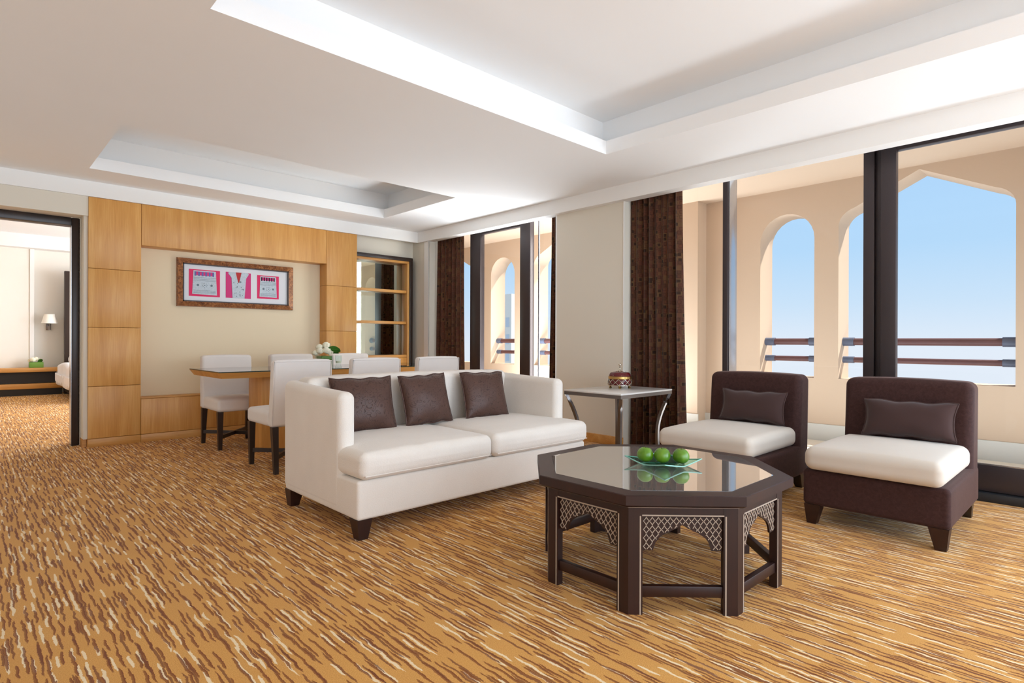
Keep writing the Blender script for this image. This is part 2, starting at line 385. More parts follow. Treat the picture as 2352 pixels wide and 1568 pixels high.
# walls
struct(MB().box(-1.72, -1.6, -3.5, 14.2, 0, 2.9), 'wall_left', 'wall_paint')
wb = MB()
wb.box(-1.6, .735, 6.60, 7.0, 2.15, CZ); wb.box(.735, .846, 6.60, 6.80, 2.15, CZ)      # header over the opening
wb.box(.80, 3.62, 6.80, 7.0, 0, CZ)                                                     # behind the panelling
wb.box(3.58, 4.95, 6.75, 6.80, 2.13, CZ)                                                # over the bookcase
wb.box(3.62, 4.95, 6.95, 7.05, 0, 2.9); wb.box(-1.6, -1.0, 6.80, 7.0, 0, 2.15)
wb.box(.735, 3.62, 6.80, 7.0, CZ, 2.9)
struct(wb, 'wall_back', 'wall_paint')
wr = MB(); wr.box(4.55, 5.0, 3.24, 4.11, 0, FZ+.27)
wr.box(4.52, 5.0, 6.37, 6.80, 0, FZ+.27)
struct(wr, 'wall_right', 'wall_paint')
sp = MB(); sp.box(4.545, 4.5505, 3.24, 3.25, 0, FZ); sp.box(4.545, 4.5505, 4.10, 4.112, 0, FZ); sp.box(4.515, 4.525, 6.37, 6.47, 0, FZ)
struct(sp, 'trim_4', 'white_trim')
struct(MB().rbox(4.53, 4.56, 3.241, 4.109, 0, .088, .003, 1), 'baseboard_right', 'oak_x')
struct(MB().box(.815, .846, 6.62, 6.80, .075, 2.15), 'trim_5', 'wall_paint')
struct(MB().box(.812, .844, 6.66, 6.80, 0, .075), 'baseboard_back', 'oak_x')
# bedroom shell
struct(MB().box(-1.6, 6.0, 13.85, 14.0, 0, 3.0).box(-1.6, .93, 13.78, 13.85, 0, 2.72), 'wall_bedroom', 'bedroom_paint')
struct(MB().box(-1.6, 6.0, 13.55, 13.85, 2.66, 2.90).box(.90, .96, 13.76, 13.78, 0, 2.66), 'trim_6', 'white_trim')
struct(MB().box(-1.6, 6.0, 6.95, 14.0, 2.9, 3.0), 'ceiling_bedroom', 'ceiling_paint')
struct(MB().box(4.6, 4.7, 7.05, 13.85, 0, 2.9), 'wall_bedroom_side', 'bedroom_paint')
struct(MB().box(4.7, 6.1, 13.8, 14.2, -.12, 2.9), 'wall_bedroom_end', 'bedroom_paint')

# door opening with dark lining and a strip for the lit jamb face
door = sroot('door_1', 'dark wood lined opening to the bedroom with a pale strip for its lit jamb face')
MB().rbox(.747, .812, 6.80, 6.93, 0, 2.15, .004, 1).build('jamb', 'espresso', door)
MB().rbox(-1.0, .746, 6.80, 6.93, 2.075, 2.15, .004, 1).build('head', 'espresso', door)
MB().box(.744, .7465, 6.81, 6.92, .01, 2.074).build('lit_jamb_strip', 'frame_alu', door)  # pale metal puts the bluish light on the jamb's inner face into colour

# ================================================================ OAK PANELLING with niche
pan = thing('wall_panelling', (0, 6.59, 0), 'pale oak veneer wall panelling framing the niche behind the dining table', 'wall panelling')
def panel(x0, x1, z0, z1, y0=0, y1=.21, mat='oak'):
    return MB().rbox(x0+.0015, x1-.0015, y0, y1, z0+.0015, z1-.0015, .003, 1).build('panel', mat, pan)
zs = [.078, .564, 1.117, 1.668, FZ]
for a, b in zip(zs, zs[1:]): panel(.846, 1.268, a, b)
for a, b in zip(zs, zs[1:]): panel(3.182, 3.586, a, b)
panel(1.268, 3.182, 1.925, FZ); panel(1.268, 3.182, .078, .425)
for a, b in ((.846, 1.268), (1.268, 3.182), (3.182, 3.586)):
    MB().rbox(a+.001, b-.001, -.004, .21, 0, .076, .002, 1).build('plinth', 'oak_x', pan)
MB().rbox(1.268, 3.182, -.003, .18, .425, .437, .002, 1).build('ledge', 'oak_x', pan)
MB().box(1.262, 3.188, .185, .20, .40, 1.96).build('niche_back', 'niche_paper', pan)

# picture in the niche
pic = thing('framed_picture', (2.228, 6.775, 1.61), 'long burl framed picture of three pink embroidered textiles on white mat', 'picture')
fw, fh, ft = .612, .256, .055
for (x0, x1, z0, z1) in ((-fw, fw, fh-ft, fh), (-fw, fw, -fh, -fh+ft), (-fw, -fw+ft, -fh, fh), (fw-ft, fw, -fh, fh)):
    horizontal = x1-x0 > z1-z0
    q = MB()
    if horizontal:
        zo, zi = (z1, z0) if z0 > 0 else (z0, z1)
        q.taper([(x0, 0, zo), (x1, 0, zo), (x1-ft, 0, zi), (x0+ft, 0, zi)], [(x0+.006, -.04, zo-.006*(1 if z0 > 0 else -1)), (x1-.006, -.04, zo-.006*(1 if z0 > 0 else -1)), (x1-ft, -.028, zi), (x0+ft, -.028, zi)])
    else:
        xo, xi = (x0, x1) if x0 < 0 else (x1, x0); s = 1 if x0 < 0 else -1
        q.taper([(xo, 0, z0), (xo, 0, z1), (xi, 0, z1-ft), (xi, 0, z0+ft)], [(xo+.006*s, -.04, z0+.006), (xo+.006*s, -.04, z1-.006), (xi, -.028, z1-ft), (xi, -.028, z0+ft)])
    q.build('frame', 'burl', pic, angle=20)
e = MB()
for (x0, x1, z0, z1) in ((-fw+ft, fw-ft, fh-ft-.012, fh-ft), (-fw+ft, fw-ft, -fh+ft, -fh+ft+.012), (-fw+ft, -fw+ft+.012, -fh+ft, fh-ft), (fw-ft-.012, fw-ft, -fh+ft, fh-ft)):
    e.box(x0, x1, -.03, -.008, z0, z1)
e.build('frame_lip', 'wenge', pic)
MB().box(-fw+ft, fw-ft, -.012, -.006, -fh+ft, fh-ft).build('mat_board', 'mat_board', pic)
def tex(cx, w, h, kind):
    t = MB().box(cx-w/2, cx+w/2, -.015, -.0115, -h/2, h/2).build('textile_panel', 'magenta' if kind == 1 else 'pink', pic)
    Pt = lambda a, b, t_: (cx+a, t_, b)
    if kind != 1:
        MB().poly([(-.40*w, -.42*h), (.40*w, -.44*h), (.36*w, .46*h), (-.36*w, .46*h)], [], -.018, -.015, Pt).build('cloth', 'textile', t)
        b = MB()
        for i in range(6):
            a = -.33*w+i*.115*w
            b.box(cx+a, cx+a+.055*w, -.020, -.018, .26*h, .42*h)
        b.build('arcade', 'textile_blue' if kind == 0 else 'textile_black', t)['kind'] = 'stuff'
        g = MB()
        for i in range(5):
            a = -.275*w+i*.115*w; g.box(cx+a, cx+a+.06*w, -.0195, -.018, .28*h, .42*h)
        g.build('arcade_fill', 'magenta', t)['kind'] = 'stuff'
        s_ = MB()
        for z in (.20, .14, .09, -.28, -.33, -.37): s_.box(cx-.36*w, cx+.36*w, -.0195, -.018, z*h-.0014, z*h+.0014)
        for a in (-.22, .22): s_.poly([(a*w+q[0], -.08*h+q[1]) for q in ring(10, .012)], [], -.0195, -.018, Pt)
        for q in ring(8, .022): s_.poly([(q[0]+p[0], -.08*h+q[1]+p[1]) for p in ring(6, .004)], [], -.0195, -.018, Pt)
        s_.poly([(p[0], -.08*h+p[1]) for p in ring(8, .006)], [], -.0195, -.018, Pt)
        s_.build('embroidery', 'textile_grey', t)['kind'] = 'stuff'
    else:
        MB().poly([(-.24*w, -.5*h), (.24*w, -.5*h), (.30*w, .28*h), (.42*w, .46*h), (.36*w, .5*h), (.12*w, .5*h), (.02*w, .1*h), (-.02*w, .1*h), (-.12*w, .5*h), (-.36*w, .5*h), (-.42*w, .46*h), (-.28*w, .28*h)], [], -.019, -.015, Pt).build('cloth', 'textile', t)
        MB().poly([(-.015*w, -.02*h), (.015*w, -.02*h), (.11*w, .5*h), (-.11*w, .5*h)], [], -.017, -.0155, Pt).build('neckline', 'textile_red', t)
        s_ = MB(); rr = random.Random(3)
        for i in range(26):
            a, b_ = rr.uniform(-.2, .2)*w, rr.uniform(-.45, .2)*h
            if abs(a) < .03*w: continue
            s_.poly([(a+p[0], b_+p[1]) for p in ring(6, .005)], [], -.0205, -.019, Pt)
        s_.build('embroidery', 'textile_grey', t)['kind'] = 'stuff'
tex(-.345, .305, .285, 0); tex(.0, .265, .285, 1); tex(.325, .245, .265, 2)

# ================================================================ BOOKCASE
bk = thing('built_in_bookcase', (0, 6.66, 0), 'oak bookcase with tinted mirror back and dark outer frame in the far corner', 'bookcase')
MB().rbox(3.60, 4.455, -.01, .10, 2.075, 2.125, .003, 1).build('outer_frame', 'espresso', bk)
MB().rbox(4.405, 4.455, -.01, .10, 0, 2.075, .003, 1).build('outer_frame', 'espresso', bk)
MB().rbox(3.60, 4.405, 0, .14, 2.045, 2.075, .002, 1).build('top_board', 'oak_x', bk)
MB().rbox(4.375, 4.405, 0, .14, 0, 2.045, .002, 1).build('side_board', 'oak', bk)
MB().box(3.60, 4.375, .135, .142, .8, 2.045).build('mirror_back', 'mirror', bk)
for z in (1.645, 1.225, .775):
    MB().rbox(3.60, 4.372, .005 if z < 1 else .02, .134, z, z+.036, .002, 1).build('shelf', 'oak_x', bk)
MB().rbox(3.60, 4.375, .01, .13, .08, .773, .003, 1).build('cabinet_door', 'oak', bk)
MB().rbox(3.60, 4.375, .03, .13, 0, .078, .002, 1).build('plinth', 'oak_x', bk)

# ================================================================ WINDOWS
def post(p, x0, x1, y0, y1, z0, z1, name='post', mat='frame_bronze'): return MB().rbox(x0, x1, y0, y1, z0, z1, .004, 1).build(name, mat, p)
w2 = sroot('window_2', 'wide floor to ceiling balcony window behind the armchairs')
post(w2, 4.70, 4.80, 2.292, 2.337, .03, 2.46); post(w2, 4.725, 4.86, 2.286, 2.291, .03, 2.46, 'cover_strip', 'frame_alu'); post(w2, 4.80, 4.86, 2.292, 2.337, .03, 2.46, mat='frame_alu'); post(w2, 4.765, 4.84, 1.12, 1.215, .03, 2.46, 'sash_rebate')
post(w2, 4.74, 4.84, 1.215, 1.285, .03, 2.46)
post(w2, 4.70, 4.76, 1.073, 1.165, .06, 2.44, 'sash_stile'); post(w2, 4.70, 4.76, -.62, 1.073, 2.335, 2.44, 'sash_head')
post(w2, 4.70, 4.76, -.62, 1.073, .06, .226, 'sash_sill'); post(w2, 4.70, 4.76, -.71, -.62, .06, 2.44, 'sash_stile')
MB().box(4.705, 4.71, -.62, 1.073, .226, .234).build('bead', 'frame_alu', w2)
MB().box(4.728, 4.734, -.62, 1.073, .226, 2.335).build('pane', 'window_glass', w2)
MB().box(4.815, 4.822, 1.285, 2.297, .05, 2.46).build('pane', 'window_glass', w2)
MB().box(4.815, 4.822, 2.333, 3.26, .05, 2.46).build('pane', 'window_glass', w2)
w1 = sroot('window_1', 'tall balcony window behind the dining table')
post(w1, 4.76, 4.84, 5.70, 5.75, .03, 2.46, mat='frame_alu'); post(w1, 4.70, 4.77, 5.52, 5.72, .06, 2.44, 'sash_stile')
post(w1, 4.70, 4.77, 4.645, 4.81, .06, 2.44, 'sash_stile'); post(w1, 4.825, 4.84, 4.62, 4.64, .03, 2.46, mat='frame_alu')
post(w1, 4.70, 4.76, 4.81, 5.52, 2.335, 2.44, 'sash_head'); post(w1, 4.70, 4.76, 4.81, 5.52, .06, .226, 'sash_sill')
MB().box(4.728, 4.734, 4.81, 5.52, .226, 2.335).build('pane', 'window_glass', w1)
MB().box(4.815, 4.822, 4.11, 4.60, .05, 2.46).build('pane', 'window_glass', w1)
MB().box(4.815, 4.822, 5.75, 6.37, .05, 2.46).build('pane', 'window_glass', w1)
for p, a, b in ((w2, -.8, 3.255), (w1, 4.11, 6.37)):
    MB().rbox(4.66, 4.92, a, b, 0, .055, .004, 1).build('track', 'track_black', p)
    MB().box(4.68, 4.98, a, b, 2.46, 2.60).build('lintel', 'white_trim', p)
w3 = sroot('window_3', 'balcony window beyond the right edge of the picture')
for y in (-.8, -1.95, -3.1): post(w3, 4.72, 4.82, y-.05, y+.05, 0, 2.6)
MB().rbox(4.66, 4.92, -3.5, -.86, 0, .055, .004, 1).build('track', 'track_black', w3)
MB().box(4.70, 4.98, -3.5, -.8, 2.46, 2.60).build('lintel', 'white_trim', w3)
for a, b in ((-3.05, -2.0), (-1.9, -.85)): MB().box(4.765, 4.772, a, b, .05, 2.46).build('pane', 'window_glass', w3)

# ================================================================ BALCONY
struct(MB().box(4.92, 6.74, -4, 9.5, -.14, -.01), 'floor_balcony', 'balcony_tile')
struct(MB().box(4.92, 6.74, -4, 9.5, 2.635, 2.8), 'ceiling_balcony', 'stucco')
def small_arch(y0, y1, sill=.63, top=2.367, spring=2.085):
    c, hw = (y0+y1)/2, (y1-y0)/2
    return [(y0, sill), (y1, sill)]+[(c+hw*math.cos(a), spring+(top-spring)*math.sin(a)) for a in [math.pi*i/14 for i in range(15)]]
def wide_arch(y0, y1, sill=.63, peak=2.60):
    c = (y0+y1)/2; q = []
    for i in range(7):
        a = R(72)*i/6; q.append((y1-.20*(1-math.cos(a)), 2.17+.17*math.sin(a)))
    l = [(2*c-y, z) for y, z in reversed(q)]
    return [(y0, sill), (y1, sill)]+q+[(c, peak)]+l
holes = [small_arch(2.183, 2.743), wide_arch(.60, 1.955), small_arch(-.18, .38), wide_arch(-3.4, -2.05), small_arch(-1.2, -.64),
         small_arch(6.67, 7.24), wide_arch(4.88, 6.24), small_arch(4.12, 4.68), wide_arch(7.7, 9.0)]
bw = MB(); bw.poly(rect(-4, 9.5, -.01, 2.64), holes, 6.40, 6.72, lambda a, b, t: (t, a, b))
struct(bw, 'wall_balcony', 'stucco')
struct(MB().box(6.20, 6.40, 3.385, 3.96, -.01, 2.64).box(4.92, 6.72, 9.3, 9.5, -.01, 2.64), 'wall_partition', 'stucco')
struct(MB().box(5.0, 5.06, 3.255, 4.11, 0, 2.64).box(5.0, 5.06, 6.37, 9.5, 0, 2.64).box(4.98, 5.02, -4, 6.4, 2.46, 2.64), 'wall_facade', 'stucco')
sk = MB().box(6.385, 6.40, 3.96, 9.3, -.01, .16).box(6.385, 6.40, -4, 3.385, -.01, .16).box(6.185, 6.20, 3.37, 3.975, -.01, .16)
struct(sk, 'baseboard_balcony', 'tile_skirting')
rail_at = [(2.183, 2.743, 'behind the left armchair'), (.60, 1.955, 'behind the right armchair'), (6.67, 7.24, 'seen through the far window'), (4.88, 6.24, 'beside the curtain of the far window')]
for (a, b, wh) in rail_at:
    for z, rr, wz in ((1.005, .036, 'upper'), (.822, .028, 'lower')):
        t = thing('balcony_rail', (6.56, a, z), '%s round red-brown handrail across the %s arch %s' % (wz, 'pointed' if b-a > 1 else 'round', wh), 'railing', 'balcony rails')
        MB().tube([(0, .04, 0), (0, b-a-.04, 0)], rr, 14).build('bar', 'rail_red', t)
        for y0, y1 in ((0, .10), (b-a-.10, b-a)):
            MB().tube([(0, y0, 0), (0, y1, 0)], rr*1.22, 14).build('socket', 'rail_socket', t)
        MB().tube([(0, .0, 0), (0, .012, 0)], rr*1.6, 14).build('flange', 'rail_socket', t)
# hazy tower far beyond the balcony
tw = thing('distant_tower', (88, 92.5, -34), 'pale hazy tower block far beyond the far window', 'building')
MB().box(-4, 4, -4, 4, 0, 42.5).box(-4, 1, -4, 1, 42.5, 45).build('tower_body', 'plaster_far', tw)
for i in range(6):
    for j in range(4): MB().box(-4.06, -4, -3.4+j*1.9, -2.3+j*1.9, 20+i*3.6, 22+i*3.6).build('window', 'far_glass', tw)

# ================================================================ CURTAINS
def curtain(name, x, y0, y1, label, flare=0.0, side=0, amp=.045, pleats=8, ph=0.0, z1=2.5):
    q = MB(); nz = 16; ny = pleats*10; vs = []; fs = []; w = y1-y0
    for s in (0, 1):
        for j in range(nz+1):
            z = .012+(z1-.012)*j/nz; tt = 1-j/nz
            for i in range(ny+1):
                u = i/ny; g = pleats*2*math.pi*u+ph+.5*math.sin(3.1*u*6+ph)+.25*math.sin(tt*3+u*9)
                a = amp*(.55+.45*tt)*(.75+.35*math.sin(u*11+ph*2))
                y = y0+w*u+.010*math.sin(g*2)
                if side < 0: y -= flare*(tt**1.5)*(1-u)
                if side > 0: y += flare*(tt**1.5)*u
                vs.append((x+a*math.sin(g)+s*.006, y, z))
    N = (nz+1)*(ny+1)
    for s in (0, 1):
        for j in range(nz):
            for i in range(ny):
                b = s*N+j*(ny+1)+i; fs.append((b, b+1, b+ny+2, b+ny+1))
    for i in range(ny):
        fs.append((i, i+1, N+i+1, N+i)); b = nz*(ny+1)+i; fs.append((b, b+1, N+b+1, N+b))
    for j in range(nz):
        for c in (0, ny):
            b = j*(ny+1)+c; fs.append((b, b+ny+1, N+b+ny+1, N+b))
    q.add(vs, fs); o = q.build(name, 'curtain_fabric', angle=60)
    return tag(o, label, 'curtain', 'brown pleated curtains')
curtain('curtain', 4.648, 2.70, 3.232, 'widest brown patterned curtain, behind the metal side table', .05, -1, pleats=8, ph=.4)
curtain('curtain', 4.655, 4.125, 4.275, 'narrow brown curtain just left of the wall pier', .04, 1, pleats=3, ph=1.2, amp=.035)
curtain('curtain', 4.645, 5.80, 6.36, 'brown pleated curtain in the far corner beside the bookcase', .03, -1, pleats=7, ph=2.1)

# ================================================================ SOFA
sofa = thing('sofa', (1.42, 2.60, 0), 'cream two cushion sofa with square arms on dark tapered legs', 'sofa')
SW, SD = 1.77, .92
CH = 'cream_chenille'
def crown(c, cb_=0): return lambda u, v, w, p: (p[0], p[1], p[2]+(c*max(0, 1-u*u)**.7*max(0, 1-v*v)**.7 if w > 0 else -cb_))
MB().rbox(.002, SW-.002, 0, SD-.03, .10, .300, .018, 3, 6).build('base', CH, sofa)
aw = .10
armw = lambda u, v, w, p: (p[0], p[1], p[2]+(.030*((v+1)/2)**1.5*max(0, w)))
MB().rbox(0, aw, .19, SD, .105, .728, .042, 4, 6, armw).build('arm', CH, sofa)
MB().rbox(SW-aw, SW, .19, SD, .105, .728, .042, 4, 6, armw).build('arm', CH, sofa)
backw = lambda u, v, w, p: (p[0], p[1]+.05*(w-1)*(-1 if v < 0 else 0)*-1*(1 if v < 0 else 0)*-.6, p[2]+.012*(1-u*u)*max(0, w))
MB().rbox(aw-.03, SW-aw+.03, SD-.20, SD, .25, .772, .05, 4, 8, backw).build('backrest', CH, sofa)
def seatc(x0, x1, sgn):
    cr = crown(.022)
    def wp(u, v, w, p):
        q = cr(u, v, w, p); k = 1-.010*math.sin((u+1)*9)*(w < 0)
        return (q[0], q[1]-.012*(1-u*u)*(v < 0)*(1-abs(w)), q[2]+.003*math.sin(p[0]*31+p[1]*17)*(w > 0)*(1-abs(u))**.5)
    o = MB().rbox(x0, x1, -.035, SD-.21, .302, .440, .042, 4, 10, wp).build('seat_cushion', CH, sofa)
    pts = []
    for z, nm in ((.325, 0),):
        MB().tube([(x0+.02, -.034, z), (x1-.02, -.034, z)], .003, 6).build('piping', CH, o)
seatc(.004, .875, 1)
seatc(.885, SW-.004, -1)
def sleg(x, y, sx_, sy_):
    t, b = .085, .052
    MB().taper([(x-sx_*0+(.0 if sx_ > 0 else -b), y+(.0 if sy_ > 0 else -b), 0), (x+(b if sx_ > 0 else 0), y+(0 if sy_ > 0 else -b), 0), (x+(b if sx_ > 0 else 0), y+(b if sy_ > 0 else 0), 0), (x+(0 if sx_ > 0 else -b), y+(b if sy_ > 0 else 0), 0)],
               [(x-sx_*.012+(.0 if sx_ > 0 else -t), y-sy_*.008+(.0 if sy_ > 0 else -t), .103), (x-sx_*.012+(t if sx_ > 0 else 0), y-sy_*.008+(0 if sy_ > 0 else -t), .103), (x-sx_*.012+(t if sx_ > 0 else 0), y-sy_*.008+(t if sy_ > 0 else 0), .103), (x-sx_*.012+(0 if sx_ > 0 else -t), y-sy_*.008+(t if sy_ > 0 else 0), .103)]).build('leg', 'dark_wood', sofa)
sleg(.016, .014, 1, 1); sleg(SW-.016, .014, -1, 1); sleg(.016, SD-.03, 1, -1); sleg(SW-.016, SD-.03, -1, -1)

def throw(name, loc, w, h, t, rot, mat, label, cat, group, pinch=.05, power=2.4):
    """knife-edge cushion standing on its lower edge; local x = width, z = height, y = thickness"""
    q = MB(); n = 20; vs = []; fs = []; rr = random.Random(int(loc[0]*100))
    a, b, c = rr.uniform(0, 6), rr.uniform(0, 6), rr.uniform(0, 6)
    for s in (-1, 1):
        for j in range(n+1):
            for i in range(n+1):
                u, v = -1+2*i/n, -1+2*j/n
                x = w/2*u*(1-pinch*(1-v*v)); z = h/2*v*(1-pinch*(1-u*u))
                th = t/2*(max(0, 1-abs(u)**power)*max(0, 1-abs(v)**power))**.62
                th *= 1+.05*math.sin(5*u+a)*math.cos(4*v+b)
                z += .004*math.sin(9*u+c)*abs(v)
                vs.append((x, s*(th+.0035), z+h/2))
    N = (n+1)**2
    for s in (0, 1):
        for j in range(n):
            for i in range(n):
                p = s*N+j*(n+1)+i; fs.append((p, p+1, p+n+2, p+n+1))
    edge = [i for i in range(n+1)]+[(j+1)*(n+1)-1 for j in range(1, n+1)]+[n*(n+1)+i for i in range(n-1, -1, -1)]+[j*(n+1) for j in range(n-1, 0, -1)]
    for k in range(len(edge)):
        p, r_ = edge[k], edge[(k+1) % len(edge)]; fs.append((p, r_, N+r_, N+p))
    q.add(vs, fs); o = q.build(name, mat, angle=80)
    o.location = loc; o.rotation_euler = rot
    tag(o, label, cat, group)
    path = []
    for k in edge:
        x, _, z = vs[k]; path.append((x*1.012, 0, h/2+(z-h/2)*1.012))
    path.append(path[0])
    MB().tube(path, .0045, 6).build('piping', mat, o)
    return o
SZ = .447
throw('throw_pillow', (1.79, 3.165, SZ), .40, .335, .14, (R(-16), 0, R(-5)), 'brown_satin', 'brown embossed satin pillow nearest the left arm of the sofa', 'pillow', 'brown sofa pillows')
throw('throw_pillow', (2.265, 3.165, SZ+.004), .38, .33, .14, (R(-15), R(-2), R(3)), 'brown_satin', 'middle brown satin pillow on the sofa', 'pillow', 'brown sofa pillows')
throw('throw_pillow', (2.775, 3.165, SZ), .39, .335, .13, (R(-16), R(1), R(-2)), 'brown_satin', 'brown satin pillow nearest the right arm of the sofa', 'pillow', 'brown sofa pillows')

# ================================================================ ARMCHAIRS (front faces -x)
def armchair(loc, label):
    c = thing('slipper_chair', loc, label, 'armchair', 'armless brown velvet chairs')
    V = 'brown_velvet'; wd = .665
    MB().rbox(0, .80, 0, wd, .105, .302, .022, 3, 6).build('base', V, c)
    def bwp(u, v, w, p): return (p[0]+.055*(w+1)/2*(1.0 if u < 0 else .75)-.02*(w+1)/2*(u > 0), p[1], p[2]-.01*(v*v)*(w > 0))
    MB().rbox(.63, .845, .008, wd-.008, .14, .785, .045, 4, 8, bwp).build('backrest', V, c)
    cr = crown(.022)
    MB().rbox(-.055, .655, .015, wd-.02, .306, .428, .045, 4, 10, cr).build('seat_cushion', 'cushion_cream', c)
    for (x, y, sx_, sy_) in ((.006, .006, 1, 1), (.006, wd-.006, 1, -1), (.79, .02, -1, 1), (.79, wd-.02, -1, -1)):
        t, b = .085, .046
        if sx_ < 0: t, b = .075, .045
        kick = -.05 if sx_ < 0 else 0
        X0, Y0 = (x+(.004 if sx_ > 0 else .0), y)
        loop = lambda s_, o_, z: [(x-kick*o_+sx_*.010*o_, y+sy_*.012*o_, z), (x-kick*o_+sx_*(.010*o_+min(s_, .07)), y+sy_*.012*o_, z), (x-kick*o_+sx_*(.010*o_+min(s_, .07)), y+sy_*(.012*o_+s_), z), (x-kick*o_+sx_*.010*o_, y+sy_*(.012*o_+s_), z)]
        MB().taper(loop(b, 1, 0), loop(t, 0, .108)).build('leg', 'espresso' if sx_ < 0 else 'dark_wood', c)
    return c
armchair((3.385, .548, 0), 'brown velvet slipper chair at the right edge, nearest the sliding door')
a2 = dup(bpy.data.objects['slipper_chair'], (3.395, 1.468, 0), 0, 'brown velvet slipper chair behind the coffee table, nearest the curtain')
throw('lumbar_pillow', (3.955, .845, .449), .46, .215, .11, (R(-13), 0, R(90+180)), 'brown_plain', 'small brown lumbar pillow on the right slipper chair', 'pillow', 'lumbar pillows', pinch=.085, power=3)
throw('lumbar_pillow', (3.965, 1.765, .449), .46, .215, .11, (R(-13), 0, R(88+180)), 'brown_plain', 'small brown lumbar pillow on the slipper chair near the curtain', 'pillow', 'lumbar pillows', pinch=.085, power=3)

# ================================================================ COFFEE TABLE
ct = thing('coffee_table', (2.250, 1.437, 0), 'dark wood octagonal coffee table with lattice arches and inset glass', 'coffee table')
oc = lambda r, z: [(x, y, z) for x, y in ring(8, r, R(22.5))]
RT, TZ = .562, .447
q = MB()
lo = [(.545, .400), (.562, .410), (.562, TZ-.003), (.559, TZ), (.488, TZ), (.488, TZ-.006), (.3, TZ-.006)]
vs = []; fs = []
for r, z in lo: vs += oc(r, z)
for j in range(len(lo)-1): fs += [(j*8+i, j*8+(i+1) % 8, (j+1)*8+(i+1) % 8, (j+1)*8+i) for i in range(8)]
fs += [tuple(range(8)), tuple((len(lo)-1)*8+i for i in range(8))]
q.add(vs, fs); q.build('tabletop', 'dark_wood', ct)
MB().taper(oc(.487, TZ-.0055), oc(.487, TZ+.0008)).build('glass_inset', 'coffee_glass', ct)
MB().taper(oc(.524, .393), oc(.524, .400)).build('inlay_strip', 'inlay', ct)
LR = .520; side = 2*LR*math.sin(R(22.5)); ap = LR*math.cos(R(22.5)); hs = side/2
# local frame of a face: a along the face, b = z, t = outward
leg_me = None; lw = .052
def Lpost():
    # chevron post at a vertex, in a frame where the vertex points along +x
    k1 = Vector((math.cos(R(90+22.5)), math.sin(R(90+22.5)), 0)); k2 = Vector((k1.x, -k1.y, 0))
    v0 = Vector((LR, 0, 0)); th = .030; inn = v0-Vector((th/math.cos(R(22.5)), 0, 0))
    n1 = Vector((math.cos(R(22.5)), math.sin(R(22.5)), 0)); n2 = Vector((n1.x, -n1.y, 0))
    lp = [v0, v0+k1*lw, v0+k1*lw-n1*th, inn, v0+k2*lw-n2*th, v0+k2*lw]
    return [(p.x, p.y, 0) for p in lp], [(p.x, p.y, .393) for p in lp]
b0, t0 = Lpost(); leg_me = MB().taper(b0, t0).mesh('leg', 'dark_wood')
bead = MB()
k1 = Vector((math.cos(R(112.5)), math.sin(R(112.5)), 0)); n1 = Vector((math.cos(R(22.5)), math.sin(R(22.5)), 0))
for s in (1, -1):
    A = Vector((LR, 0, 0))+Vector((k1.x, s*k1.y, 0))*(lw-.011)+Vector((n1.x, s*n1.y, 0))*.0012
    d = Vector((k1.x, s*k1.y, 0))*.005; nn = Vector((n1.x, s*n1.y, 0))*-.003
    lp = [A, A+d, A+d+nn, A+nn]; bead.taper([(p.x, p.y, .0) for p in lp], [(p.x, p.y, .362) for p in lp])
bead_me = bead.mesh('inlay_strip', 'inlay')
ai = hs-lw+.002      # half width of the open part
P_ = lambda a, b, t: (ap+t, a, b)     # face looking along +x
arch = [(-ai, .362), (-ai, .232), (-ai+.042, .232), (-ai+.046, .245), (-ai+.052, .262), (-ai+.066, .280), (-ai+.09, .296), (-.018, .315), (0, .327)]
outline = arch+[(-a, b) for a, b in reversed(arch[:-1])]
panel_me = MB().poly(outline, [], -.020, -.012, P_).mesh('lattice_panel', 'dark_wood')
def inside(a, b, m=.004):
    if abs(a) > ai-m or b > .362-m or b < .232+m*.6: return False
    pts = sorted([(x, y) for x, y in arch[2:]]+[(-x, y) for x, y in arch[2:-1]])
    if abs(a) > ai-.042: return abs(a) > ai-.042+m*.4 or b > .262
    for (x0, y0), (x1, y1) in zip(pts, pts[1:]):
        if x0 <= a <= x1 and x1 > x0: return b > y0+(y1-y0)*(a-x0)/(x1-x0)+m
    return True
lat = MB(); ndia = 13; pw = 2*(ai-.006)/ndia; phh = .031; z_top = .356
for sgn in (0, 1):
    for i in range(ndia+1):
        cx0 = -(ai-.006)+pw*i; prev = None; seg = 0
        for j in range(0, 25):
            z = z_top-j*phh/6; ph = (j/6+sgn*1.0) % 2
            tri = ph if ph < 1 else 2-ph
            sm = .5-.5*math.cos(math.pi*tri); a = cx0+(sm*.7+tri*.3-.5)*pw*(1.0)
            cur = (a, z)
            if prev and inside(*prev) and inside(*cur):
                dx_, dz_ = cur[0]-prev[0], cur[1]-prev[1]; L = math.hypot(dx_, dz_); nx_, nz_ = -dz_/L*.0013, dx_/L*.0013
                lat.taper([P_(prev[0]+nx_, prev[1]+nz_, -.012), P_(prev[0]-nx_, prev[1]-nz_, -.012), P_(cur[0]-nx_, cur[1]-nz_, -.012), P_(cur[0]+nx_, cur[1]+nz_, -.012)],
                          [P_(prev[0]+nx_, prev[1]+nz_, -.0095), P_(prev[0]-nx_, prev[1]-nz_, -.0095), P_(cur[0]-nx_, cur[1]-nz_, -.0095), P_(cur[0]+nx_, cur[1]+nz_, -.0095)])
            prev = cur
lat_me = lat.mesh('lattice', 'inlay')
rail_me = MB().box(ap-.028, ap-.001, -ai-.004, ai+.004, .362, .393).mesh('apron_rail', 'dark_wood')
bead2_me = MB().box(ap-.004, ap+.0006, -ai, ai, .3615, .3665).mesh('inlay_strip', 'inlay')
